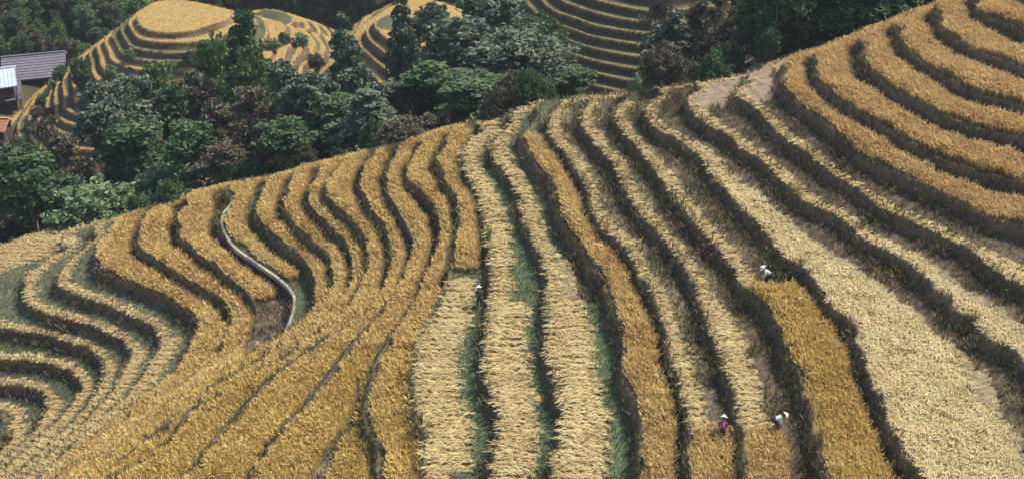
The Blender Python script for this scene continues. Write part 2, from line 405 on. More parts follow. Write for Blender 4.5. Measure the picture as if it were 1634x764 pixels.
def solid_mat(name, col, col2=None, scale=3.0, rough=0.8, bump=0.0, spec=0.25):
    m, nt, bs = nodes(name)
    n = noise_node(nt, scale, 5)
    rr = ramp_node(nt, [(0.3, col), (0.7, col2 or tuple(c*0.7 for c in col))]); nt.links.new(n.outputs[0], rr.inputs[0])
    nt.links.new(rr.outputs[0], bs.inputs['Base Color']); bs.inputs['Roughness'].default_value = rough
    bs.inputs['Specular IOR Level'].default_value = spec
    if bump:
        b = N(nt, 'ShaderNodeBump'); b.inputs['Strength'].default_value = bump; b.inputs['Distance'].default_value = 0.05
        nt.links.new(n.outputs[0], b.inputs['Height']); nt.links.new(b.outputs[0], bs.inputs['Normal'])
    return m
def soil_mat(name):
    m, nt, bs = nodes(name)
    at = N(nt, 'ShaderNodeAttribute', attribute_name='col')
    n1 = noise_node(nt, 2.2, 6, 0.7); n2 = noise_node(nt, 14.0, 4, 0.7)
    r1 = ramp_node(nt, [(0.3,(.55,.55,.55)),(0.7,(1.45,1.4,1.3))]); nt.links.new(n1.outputs[0], r1.inputs[0])
    r2 = ramp_node(nt, [(0.3,(.6,.6,.6)),(0.7,(1.35,1.35,1.35))]); nt.links.new(n2.outputs[0], r2.inputs[0])
    c = mixc(nt, 'MULTIPLY', 1.0, at.outputs['Color'], r1.outputs[0]); c = mixc(nt, 'MULTIPLY', 1.0, c, r2.outputs[0])
    nt.links.new(c, bs.inputs['Base Color']); bs.inputs['Roughness'].default_value = 0.95; bs.inputs['Specular IOR Level'].default_value = 0.1
    b = N(nt, 'ShaderNodeBump'); b.inputs['Strength'].default_value = 0.8; b.inputs['Distance'].default_value = 0.08
    nt.links.new(n2.outputs[0], b.inputs['Height']); nt.links.new(b.outputs[0], bs.inputs['Normal'])
    return m
M = {}
M['soil'] = soil_mat('terrace_soil')
M['ripe'] = plant_mat('ripe_rice', [(0,(.36,.23,.11)),(.3,(.62,.45,.185)),(.65,(.74,.57,.255)),(.85,(.60,.51,.19)),(1,(.80,.68,.40))], .25, (.60,.43,.20), .30)
M['tan'] = plant_mat('brown_rice', [(0,(.34,.22,.10)),(.3,(.61,.43,.19)),(.65,(.73,.55,.265)),(.85,(.60,.48,.20)),(1,(.82,.68,.43))], .25, (.59,.405,.205), .35)
M['gold'] = plant_mat('golden_rice', [(0,(.42,.29,.09)),(.4,(.64,.47,.155)),(.75,(.72,.56,.22)),(1,(.56,.49,.15))], .25, (.60,.46,.17), .45)
M['straw'] = plant_mat('pale_straw', [(0,(.44,.32,.14)),(.3,(.61,.48,.23)),(.7,(.71,.59,.31)),(1,(.74,.64,.38))], .15, (.61,.47,.24), .35)
M['pale'] = plant_mat('cut_straw', [(0,(.42,.33,.15)),(.3,(.62,.51,.26)),(.7,(.74,.62,.35)),(1,(.70,.62,.34))], .15, (.62,.55,.29), .5)
M['weed'] = plant_mat('weeds', [(0,(.095,.062,.040)),(.3,(.20,.135,.080)),(.6,(.155,.155,.070)),(.85,(.36,.27,.16)),(1,(.10,.19,.055))], .2, (.085,.115,.05), .25)
M['stub'] = plant_mat('green_stubble', [(0,(.085,.13,.07)),(.5,(.14,.18,.09)),(1,(.26,.26,.14))], .2)
# leaves
M['leaf_dark'] = plant_mat('dark_leaves', [(0,(0.040,0.081,0.044)),(.5,(0.081,0.140,0.068)),(1,(0.151,0.209,0.090))], .2)
M['leaf_green'] = plant_mat('green_leaves', [(0,(0.060,0.120,0.049)),(.5,(0.110,0.191,0.070)),(1,(0.200,0.281,0.099))], .2)
M['leaf_blue'] = plant_mat('bluish_leaves', [(0,(.085,.14,.075)),(.5,(.165,.25,.125)),(1,(.30,.37,.19))], .2)
M['leaf_grey'] = plant_mat('greyish_leaves', [(0,(.070,.058,.044)),(.5,(.125,.112,.082)),(1,(.21,.19,.14))], .2)
M['leaf_cedar'] = plant_mat('cedar_needles', [(0,(0.070,0.099,0.076)),(.5,(0.130,0.170,0.120)),(1,(0.230,0.250,0.170))], .15)
M['bark'] = solid_mat('bark', (.12,.095,.07), (.20,.17,.14), 4, .9, .4)
M['barkgrey'] = solid_mat('grey_bark', (.16,.145,.13), (.28,.26,.23), 4, .9, .4)
# ---------------------------------------------------------------- hillside mesh
def build_hillside():
    xs, ys = GXm.ravel(), GYm.ravel()
    U, V = project(GXm, GYm, Z)
    crop, soil, up, near = classify(GXm, GYm, F, FR, U, V, GRAD)
    col = np.array([SOILC[s] for s in SOILS])[soil]
    wall = np.clip(ramp*3, 0, 1)[..., None]
    w = np.array(SOILC['wall'])*(0.75+0.5*vnoise(GXm, GYm, 2.5, 41))[..., None]
    col = col*(1-wall) + w*wall
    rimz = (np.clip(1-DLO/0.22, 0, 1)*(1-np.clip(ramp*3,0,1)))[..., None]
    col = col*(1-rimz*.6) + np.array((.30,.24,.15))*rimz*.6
    zz = Z + 0.10*(vnoise(GXm, GYm, 0.55, 42)-0.5) + 0.25*(vnoise(GXm, GYm, 2.5, 43)-0.5)*np.clip(ramp*2, 0, 1)
    # fold the outer border of the sheet down into the valley sheet
    e = np.minimum(np.minimum(GXm-GX0, GX1-GXm), np.minimum(GYm-GY0, GY1-GYm+0))
    zz = zz - 3.0*np.clip(1-e/2.0, 0, 1)
    idx = np.arange(NX*NY).reshape(NY, NX)
    keep = GYm < np.interp(GXm, CXs, CYs) + 12.0
    kq = keep[:-1,:-1]
    q = np.stack([idx[:-1,:-1], idx[:-1,1:], idx[1:,1:], idx[1:,:-1]], -1)[kq]
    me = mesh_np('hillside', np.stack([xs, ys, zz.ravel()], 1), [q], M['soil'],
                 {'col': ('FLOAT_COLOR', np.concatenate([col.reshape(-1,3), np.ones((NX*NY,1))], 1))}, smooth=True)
    o = link('hillside', me); tag(o, 'terraced rice hillside stepping up to the right', kind='structure')
    return zz
ZZ = build_hillside()

def far_width(hid, lev, x, y):
    k = np.floor(lev).astype(int)
    r = vnoise(k*7.3+hid*31.7, k*3.1+x*0, 1.0, 91) + .5*(vnoise(x, y, 7, 92)-.5)
    w = np.where(r > .62, .70, np.where(r > .3, .34, .12))
    top = np.floor((HILLS[0][2]+60.0)/HILLS[0][5]) - k
    w0 = np.where(top <= 3, 1.0, np.where(top <= 5, .10, np.where(top <= 7, .72, .36 + .5*(vnoise(x, y, 5, 94)-.5))))
    w = np.where(hid == 0, w0, w)
    return np.where(hid == 3, .13, w)
def build_valley():
    def sheet(name, x0, x1, y0, y1, c, drop):
        X = np.arange(x0, x1+c*.5, c); Y = np.arange(y0, y1+c*.5, c)
        gx, gy = np.meshgrid(X, Y); z, hid, lev = far_height(gx, gy)
        f = lev - np.floor(lev)
        base = np.array((.062,.056,.034))
        n = vnoise(gx, gy, 9, 51)[..., None]
        col = base*(0.7+0.6*n) + np.array((.03,.02,.012))*vnoise(gx, gy, 4, 52)[..., None]
        tread = (hid >= 0) & (f < 0.72)
        wide = far_width(hid, lev, gx, gy)
        lip = tread & (f < wide)
        col = np.where(lip[..., None], np.array((.38,.28,.13)), col)
        col = np.where((tread & ~lip)[..., None], np.array((.085,.095,.055))*(0.6+0.8*vnoise(gx, gy, 3, 53)[..., None]), col)
        rc = np.where((hid == 3)[..., None], np.array((.075,.058,.040)), np.array((.17,.105,.07))*(0.6+0.8*vnoise(gx, gy, 2.5, 54)[..., None]))
        col = np.where(((hid >= 0) & (f >= .72))[..., None], rc, col)
        idx = np.arange(gx.size).reshape(gx.shape)
        q = np.stack([idx[:-1,:-1], idx[:-1,1:], idx[1:,1:], idx[1:,:-1]], -1)
        if drop is not None:
            a0,a1,b0,b1 = drop
            inside = (gx > a0+c) & (gx < a1-c) & (gy > b0+c) & (gy < b1-c)
            z = np.where(inside, z-2.0, z)
        q = q.reshape(-1, 4)
        me = mesh_np(name, np.stack([gx.ravel(), gy.ravel(), (z-0.02*(drop is not None)).ravel()], 1), [q], M['soil'],
            {'col': ('FLOAT_COLOR', np.concatenate([col.reshape(-1,3), np.ones((gx.size,1))], 1))}, smooth=True)
        return link(name, me)
    near_box = (-120.0, 80.0, 128.0, 240.0)
    o = sheet('valley_floor', near_box[0], near_box[1], near_box[2], near_box[3], 0.25, None)
    tag(o, 'valley floor and far terraced knolls behind the crest', kind='structure')
    o = sheet('far_ground', -600.0, 600.0, -60.0, 900.0, 4.0, near_box)
    tag(o, 'wide ground sheet under the hill and valley', kind='structure')
build_valley()

# ---------------------------------------------------------------- crops: tufts of blades merged into one mesh per kind
def tufts(P, az, L, blades, kind, mat, name, label, cat, obj_name):
    """P (n,3) roots; az (n) lying direction; L (n) size"""
    n = len(P)
    b = blades
    P = np.repeat(P, b, 0); L = np.repeat(L, b); az = np.repeat(az, b)
    m = len(P)
    var = np.clip(np.repeat(.45*rng.random(n)+.5*vnoise(P[::1,0], P[::1,1], 1.1, 78)[::b], b) + rng.random(m)*0.3 - .12, 0, 1)
    if kind == 'stand':
        a = 9.0*vnoise(P[:,0], P[:,1], 2.6, 77) + rng.normal(0, 2.1, m); off = 0.14*L*rng.random(m)
        h1, h2 = L*(.52+.2*rng.random(m)), L*(.72+.36*rng.random(m)); o1, o2 = L*(.10+.12*rng.random(m)), L*(.28+.28*rng.random(m))
        w0, w1, w2 = .025*L, .060*L, .035*L; z0 = np.zeros(m)
    elif kind == 'lie':
        a = az + rng.normal(0, .30, m) + np.pi*(rng.random(m) < .3); off = 0.25*L*(rng.random(m))
        h1, h2 = L*(.12+.24*rng.random(m)), L*(.04+.22*rng.random(m)); o1, o2 = L*(.40+.1*rng.random(m)), L*(.80+.3*rng.random(m))
        w0, w1, w2 = .026*L, .042*L, .022*L; z0 = L*.06*rng.random(m)
    else:                                    # 'mess'
        a = rng.random(m)*2*np.pi; off = 0.25*L*rng.random(m)
        h1, h2 = L*(.18+.25*rng.random(m)), L*(.08+.40*rng.random(m)); o1, o2 = L*(.30+.1*rng.random(m)), L*(.60+.3*rng.random(m))
        w0, w1, w2 = .026*L, .044*L, .022*L; z0 = L*.05*rng.random(m)
    dx, dy = np.cos(a), np.sin(a)
    tw = rng.normal(0, .5, m)
    sx, sy, sz = -np.sin(a)*np.cos(tw), np.cos(a)*np.cos(tw), np.sin(tw)
    V = np.empty((m, 6, 3), np.float32)
    for i, (o, h, w) in enumerate(((off, z0, w0), (off+o1, h1, w1), (off+o2, h2, w2))):
        cxx = P[:,0]+dx*o; cyy = P[:,1]+dy*o; czz = P[:,2]+h
        for j, s in ((0, -1), (1, 1)):
            V[:, 2*i+j, 0] = cxx + s*sx*w; V[:, 2*i+j, 1] = cyy + s*sy*w; V[:, 2*i+j, 2] = czz + s*sz*w
    base = np.arange(m)[:, None]*6
    Fq = np.concatenate([base+np.array([0,1,3,2]), base+np.array([2,3,5,4])])
    me = mesh_np(name, V.reshape(-1,3), [Fq], mat, {'var': ('FLOAT', np.repeat(var, 6))})
    o = link(obj_name, me)
    return tag(o, label, cat, kind='stuff')
def scatter(sp, jit=0.45):
    X = np.arange(GX0+2.5, GX1-2.5, sp); Y = np.arange(GY0+2.5, GY1-2.5, sp)
    gx, gy = np.meshgrid(X, Y)
    gx = (gx + sp*jit*rng.uniform(-1,1,gx.shape)).ravel(); gy = (gy + sp*jit*rng.uniform(-1,1,gy.shape)).ravel()
    f = sample(F, gx, gy); z = sample(ZZ, gx, gy); g = sample(GRAD, gx, gy)
    u, v = project(gx, gy, z)
    ok = (u > -260) & (u < 2000) & (v < 930) & (gy < np.interp(gx, CXs, CYs) + 5.0)
    gx, gy, z, f, g, u, v = [q[ok] for q in (gx, gy, z, f, g, u, v)]
    fr = f-np.floor(f)
    crop, soil, up, near = classify(gx, gy, f, fr, u, v, g)
    ax_, ay_ = sample(gx_, gx, gy), sample(gy_, gx, gy)
    az = np.arctan2(ay_, ax_)
    return dict(x=gx, y=gy, z=z, f=f, fr=fr, g=g, u=u, v=v, crop=crop, soil=soil, up=up, near=near, az=az)
S1 = scatter(0.19)
def pick(S, m): return np.stack([S['x'][m], S['y'][m], S['z'][m]], 1)
crestside = S1['y'] > np.interp(S1['x'], CXs, CYs) + 1.0
big = 0.75 + 0.5*vnoise(S1['x'], S1['y'], 3.0, 61)
for kname, kind, b, L0, lab, cat in (
    ('ripe', 'stand', 8, .60, 'ripe ochre rice standing on the terraces', 'rice'),
    ('tan', 'stand', 8, .60, 'orange brown rice standing on the upper right terraces', 'rice'),
    ('gold', 'stand', 8, .59, 'golden green rice standing in the fields', 'rice')):
    m = S1['crop'] == CROPS.index(kname)
    P = pick(S1, m); print(kname, m.sum())
    tufts(P, S1['az'][m], L0*big[m]*rng.uniform(.85,1.15,m.sum())*np.where(S1['v'][m] > 560, .86, 1)*(.62+.38*np.clip(S1['fr'][m]/S1['g'][m]/.8, 0, 1)), b, kind, M[kname], kname+'_rice', lab, cat, {'ripe':'ripe_rice','tan':'brown_rice','gold':'golden_rice'}[kname])
S2 = scatter(0.23, .3)
rowc = np.where(S2['f'] < 20.99, S2['y'], .50*S2['x']-.87*S2['y']) + .22*(vnoise(S2['x'], S2['y'], .8, 95)-.5)
rows = np.sin(2*np.pi*rowc/.62) > -.30
m = (S2['crop'] == CROPS.index('straw')) & (rows | (rng.random(len(rows)) < np.where(S2['f'] < 20.99, .14, .45))); print('straw', m.sum())
tufts(pick(S2, m), S2['az'][m], rng.uniform(.34,.58,m.sum())*np.where((S2['f'][m] > 17) & (S2['f'][m] < 20), 1.08, .82)*np.where(rng.random(m.sum()) < .05, 1.3, 1), 12, 'lie', M['straw'], 'pale_straw', 'pale cut rice straw laid along the terrace lips', 'straw', 'pale_straw')
m = (S2['crop'] == CROPS.index('pale')) & (rng.random(len(rows)) < .45 + .7*vnoise(S2['x'], S2['y'], 1.3, 99)); print('pale', m.sum())
tufts(pick(S2, m), S2['az'][m], rng.uniform(.28,.54,m.sum())*np.where(rng.random(m.sum()) < .05, 1.3, 1), 12, 'mess', M['pale'], 'cut_straw', 'yellowish cut straw lying over the broad harvested field', 'straw', 'cut_straw')
litter = (S2['crop'] == 0) & (S2['up'] > .8) & np.isin(S2['soil'], [SOILS.index(q) for q in ('greybrown','strawsoil')]) & (rng.random(len(S2['x'])) < np.where(S2['soil'] == SOILS.index('strawsoil'), .30, .05)*(.3+1.4*vnoise(S2['x'], S2['y'], 1.4, 97)))
tufts(pick(S2, litter), S2['az'][litter], rng.uniform(.25,.5,litter.sum()), 6, 'mess', M['straw'], 'straw_litter', 'loose straw scattered on the bare terrace soil', 'straw', 'straw_litter')
# weeds on walls and uncultivated strips
S3 = scatter(0.25)
wallm = (S3['up'] < 0.75)
weedy = np.isin(S3['soil'], [SOILS.index(q) for q in ('dark','weedy','greybrown')]) & (rng.random(len(wallm)) < .25+.6*vnoise(S3['x'], S3['y'], 1.8, 98))
m = (S3['crop'] == 0) & ((wallm & (rng.random(len(wallm)) < .75)) | weedy)
print('weeds', m.sum())
tufts(pick(S3, m), S3['az'][m], rng.uniform(.22,.55,m.sum())*(.6+.8*vnoise(S3['x'][m], S3['y'][m], 1.7, 71)), 5, 'stand', M['weed'], 'weeds', 'brown and green weeds on the terrace walls', 'weeds', 'weeds')
m = (S3['crop'] == 0) & ~wallm & np.isin(S3['soil'], [SOILS.index(q) for q in ('green','greengrey','greygreen')])
print('stubble', m.sum())
tufts(pick(S3, m), S3['az'][m], rng.uniform(.14,.32,m.sum()), 6, 'stand', M['stub'], 'green_stubble', 'short green rice stubble on the harvested terraces', 'stubble', 'green_stubble')

# far knolls: rice on their treads
def far_rice():
    gx, gy = np.meshgrid(np.arange(-112, 40, .40), np.arange(140, 225, .40))
    gx = (gx+rng.uniform(-.2,.2,gx.shape)).ravel(); gy = (gy+rng.uniform(-.25,.25,gy.shape)).ravel()
    z, hid, lev = far_height(gx, gy); f = lev-np.floor(lev); u, v = project(gx, gy, z)
    wide = far_width(hid, lev, gx, gy)
    m = (hid >= 0) & (f < wide) & (f > .02) & (u > -60) & (u < 1500) & (v > -60) & ((hid != 3) | (rng.random(len(gx)) < .8))
    P = np.stack([gx, gy, z], 1)[m]; print('far', m.sum())
    h3 = (hid[m] == 3)
    Q = P[~h3]; tufts(Q, np.zeros(len(Q)), rng.uniform(.30,.48,len(Q)), 6, 'mess', M['gold'], 'far_rice', 'yellow rice on the far terraced knolls', 'rice', 'distant_rice')
    Q = P[h3]; tufts(Q, np.zeros(len(Q)), rng.uniform(.25,.42,len(Q)), 5, 'mess', M['straw'], 'far_straw', 'thin pale straw lines along the far terrace lips at top', 'straw', 'distant_straw')
far_rice()

# ---------------------------------------------------------------- concrete path and pipe along two terrace lips
def ribbon(name, pts, k, width, h, mat, label):
    S = spline(pts, 10); x, y = ray_np(S[:,0], S[:,1], STEP*k + 0.15)
    P = dense(np.stack([x, y, np.zeros_like(x)], 1), 0.35)[:, :2]
    T = np.gradient(P, axis=0); T /= np.hypot(T[:,0], T[:,1])[:,None]; Nn = np.stack([-T[:,1], T[:,0]], 1)
    z = STEP*k + 0.16 + 0.0*P[:,0]
    V = []; fc = []
    for i in range(len(P)):
        for s, dz in ((-1,-.4),(-1,h),(1,h),(1,-.4)):
            V.append((P[i,0]+Nn[i,0]*s*width/2, P[i,1]+Nn[i,1]*s*width/2, z[i]+dz))
    for i in range(len(P)-1):
        for j in range(3): a = i*4+j; fc.append((a, a+1, a+5, a+4))
    me = bpy.data.meshes.new(name); me.from_pydata(V, [], fc); me.materials.append(mat)
    return link(name, me)
M['concrete'] = solid_mat('pale_concrete', (.26,.23,.17), (.50,.45,.36), 1.6, .9, .4)
o = ribbon('path', [(372,322),(358,338),(354,352),(358,369),(375,394),(400,412),(426,430),(447,445),(463,461),(470,478),(464,508),(454,531),(437,547),(408,561)], 9, .22, -.02, M['concrete'], '')
tag(o, 'pale concrete footpath curving round the gully', kind='structure')
o = ribbon('irrigation_pipe', [(621,308),(639,340),(655,370),(664,391)], 15, .08, .08, M['concrete'], '')
tag(o, 'thin pale irrigation pipe along a terrace lip', 'pipe')
# ---------------------------------------------------------------- trees
def unit(n):
    v = rng.normal(size=(n,3)); return v/np.linalg.norm(v, axis=1)[:,None]
def leaf_mesh(name, C, size, mat, var, flat=0.0, elong=1.6):
    n = len(C); a = unit(n); a[:,2] *= (1-flat); a /= np.linalg.norm(a,axis=1)[:,None]
    b = np.cross(a, unit(n)); b /= np.linalg.norm(b,axis=1)[:,None]
    s = (size*rng.uniform(.6,1.3,n))[:,None]
    V = np.stack([C-a*s*elong*.5, C-b*s*.5+a*s*.05, C+a*s*elong*.5, C+b*s*.5+a*s*.05], 1)
    q = np.arange(n*4).reshape(n,4)
    return mesh_np(name, V.reshape(-1,3), [q], mat, {'var': ('FLOAT', np.repeat(np.clip(var,0,1), 4))})
def clumps(cent, rad, per):
    """leaf positions on many small clumps; var per clump gives light and dark clumps of leaf"""
    out = []; var = []
    for c, r in zip(cent, rad):
        p = unit(per)*(r*rng.uniform(.35,1.0,per)**.6)[:,None]*np.array([1,1,.75])
        out.append(p+c); var.append(np.full(per, rng.random()*.7)+rng.random(per)*.35)
    return np.vstack(out), np.concatenate(var)
def trunk_mesh(name, H, r, limbs, mat, lean=.04):
    b = MB(); pts = []; n = 8
    for i in range(n+1):
        t = i/n; pts.append((lean*H*math.sin(t*2.2)+.02*H*rng.normal()*t*.3, lean*H*math.cos(t*1.9)*t*.6, -1.2+t*(H+1.2)))
    b.tube(pts, [r*(1.25 if i == 0 else 1)*(1-.86*i/n) for i in range(n+1)], 7)
    for (t, az, L, up) in limbs:
        i = min(n-1, int(t*n)); p = Vector(pts[i]).lerp(Vector(pts[i+1]), t*n-i)
        d = Vector((math.cos(az), math.sin(az), up)).normalized()
        q = [p, p+d*L*.5+Vector((0,0,.04*L)), p+d*L+Vector((0,0,.16*L))]
        b.tube(q, [r*.42*(1-t*.6), r*.25*(1-t*.6), .02], 5)
    return b.mesh(name, mat, True)
def make_cedar(i, mat):
    H = 10.0; c = []; rr = []
    limbs = []
    tiers = 15
    for k in range(tiers):
        t = .12+.86*k/(tiers-1); R = 2.35*(1-t)**.75*(.8+.4*rng.random())+.18
        nb = max(3, int(8*(1-t)+3))
        for j in range(nb):
            az = 2*math.pi*(j+rng.random()*.8)/nb
            if rng.random() < .14: continue
            LL = R*rng.uniform(.7,1.12)
            limbs.append((t*.96, az, LL*.9, -.1)) if j % 2 == 0 else None
            for s in (.45,.75,1.0):
                c.append((math.cos(az)*LL*s, math.sin(az)*LL*s, t*H-.30*LL*s+rng.normal()*.12)); rr.append(.26+.34*(1-t)*rng.uniform(.7,1.2))
    C, var = clumps(np.array(c), rr, 30)
    return leaf_mesh('cedar_crown', C, .21, mat, var), trunk_mesh('cedar_trunk', H*.97, .20, limbs[:40], M['bark'], .012)
def make_broad(i, mat, H=10.0, R=3.0, dens=1.0, leaf=.23, bark='bark', gap=.18, low=.25):
    lobes = []; limbs = []
    for k in range(9):
        az = rng.random()*6.28; t = rng.uniform(low+.12,.86); q = R*(.58 if t < .7 else .34)*rng.uniform(.6,1.1)
        lobes.append((math.cos(az)*q, math.sin(az)*q, t*H, R*rng.uniform(.38,.60)))
        limbs.append((max(.2,t-.22), az, q*1.0, .7))
    lobes.append((0,0,H*.86,R*.42))
    c = []; r = []
    for (x,y,z,q) in lobes:
        n = int(30*dens)
        p = unit(n)*(q*rng.uniform(.55,1.05,n))[:,None]
        for a in p:
            if rng.random() < gap: continue
            c.append((x+a[0], y+a[1], min(z+a[2], H))); r.append(R*rng.uniform(.11,.21))
    C, var = clumps(np.array(c), r, 26)
    return leaf_mesh('broad_crown', C, leaf, mat, var), trunk_mesh('broad_trunk', H*.82, .19, limbs, M[bark], .03)
def make_bare(i, mat):
    H = 10.0; limbs = []; c = []; r = []
    for k in range(26):
        t = rng.uniform(.25,.95); az = rng.random()*6.28; L = 2.6*(1.05-t)**.7*rng.uniform(.7,1.15)
        limbs.append((t*.94, az, L, .8))
        for s in (.4,.65,.85,1.0,1.1):
            c.append((math.cos(az)*L*s*.8+rng.normal()*.15, math.sin(az)*L*s*.8+rng.normal()*.15, t*H*.94+L*s*.62)); r.append(.28+.22*rng.random())
    C, var = clumps(np.array(c), r, 22)
    return leaf_mesh('thin_crown', C, .16, mat, var, elong=2.2), trunk_mesh('thin_trunk', H*.95, .17, limbs, M['barkgrey'], .03)
def make_bush(i, mat, H=4.0, R=2.2, leaf=.19):
    c = []; r = []
    for k in range(16):
        az = rng.random()*6.28; q = R*math.sqrt(rng.random())*.8; h = H*(1-.55*(q/R)**2)*rng.uniform(.75,1.0)
        for j in range(11):
            t = rng.uniform(.15,1.0)
            c.append((math.cos(az)*q+rng.normal()*.28, math.sin(az)*q+rng.normal()*.28, h*t-.1)); r.append(.30+.22*rng.random())
    C, var = clumps(np.array(c), r, 24)
    b = MB()
    for k in range(6):
        az = k*1.05+rng.random(); b.tube([(0.1*math.cos(az),.1*math.sin(az),-.8),(math.cos(az)*R*.3,math.sin(az)*R*.3,H*.4),(math.cos(az)*R*.5,math.sin(az)*R*.5,H*.8)],[.07,.05,.02],5)
    return leaf_mesh('bush_crown', C, leaf, mat, var), b.mesh('bush_stem', M['bark'], True)
KIND = {
 'cedar': ([make_cedar(i, M['leaf_cedar']) for i in range(3)], 10.0, 2.3),
 'darkcedar': ([make_cedar(i, M['leaf_dark']) for i in range(3)], 10.0, 2.3),
 'broad': ([make_broad(i, M['leaf_dark']) for i in range(4)], 10.0, 3.0),
 'green': ([make_broad(i, M['leaf_green']) for i in range(3)], 10.0, 3.0),
 'greygreen': ([make_broad(i, M['leaf_cedar'], bark='barkgrey', gap=.3) for i in range(3)], 10.0, 3.0),
 'tallgrey': ([make_broad(i, M['leaf_cedar'], R=2.1, bark='barkgrey', gap=.25, low=.06, dens=1.15, leaf=.20) for i in range(4)], 10.0, 2.1),
 'talldark': ([make_broad(i, M['leaf_dark'], R=2.1, gap=.2, low=.06, dens=1.15, leaf=.20) for i in range(3)], 10.0, 2.1),
 'bare': ([make_bare(i, M['leaf_grey']) for i in range(3)], 10.0, 2.4),
 'bush': ([make_bush(i, M['leaf_blue']) for i in range(3)], 4.0, 2.4),
 'darkbush': ([make_bush(i, M['leaf_dark']) for i in range(3)], 4.0, 2.4),
 'greybush': ([make_bush(i, M['leaf_grey']) for i in range(2)], 4.0, 2.4),
}
WORD = {'cedar':'conifer_tree','darkcedar':'conifer_tree','broad':'broadleaf_tree','green':'broadleaf_tree','greygreen':'broadleaf_tree','tallgrey':'upright_tree','talldark':'upright_tree','bare':'thin_leaved_tree','bush':'shrub','darkbush':'shrub','greybush':'shrub'}
cnt = {}
def ground_at(x, y):
    z, _, _ = far_height(np.array([x]), np.array([y])); z = float(z[0])
    if GX0 < x < GX1 and GY0 < y < min(GY1, float(np.interp(x, CXs, CYs))+11.5):
        z = float(sample(ZZ, np.array([x]), np.array([y]))[0])
    return z
def plant(kind, x, y, h, w, label, group=None, sink=.15):
    var, H, R = KIND[kind]; i = cnt.get(kind, 0); cnt[kind] = i+1
    crown, trunk = var[i % len(var)]
    e = bpy.data.objects.new(WORD[kind], None); COL.objects.link(e)
    e.empty_display_size = .5
    s = h/H; sw = w/(2*R)
    e.location = (x, y, ground_at(x, y)-sink); e.scale = (sw, sw, s)
    e.rotation_euler = (0, 0, random.random()*6.28)
    link('crown', crown, e); link('trunk' if 'bush' not in kind else 'stem', trunk, e)
    tag(e, label, 'shrub' if 'bush' in kind else 'tree', group)
    return e
def plant_px(kind, u, vtop, wpx, D, label, group=None):
    x, y, zt = on_depth(u, vtop, D)
    lim = float(np.interp(x, CXs, CYs)) + 2.5 + wpx*.022    # keep every crown behind the crest
    if D < lim: D = lim; x, y, zt = on_depth(u, vtop, D)
    zg = ground_at(x, y)
    slant = math.hypot(D, CAMZ-zt)
    w = wpx/817.0*HALF*slant
    h = max(zt-zg, w*.6)
    return plant(kind, x, y, h, w*1.25, label, group)
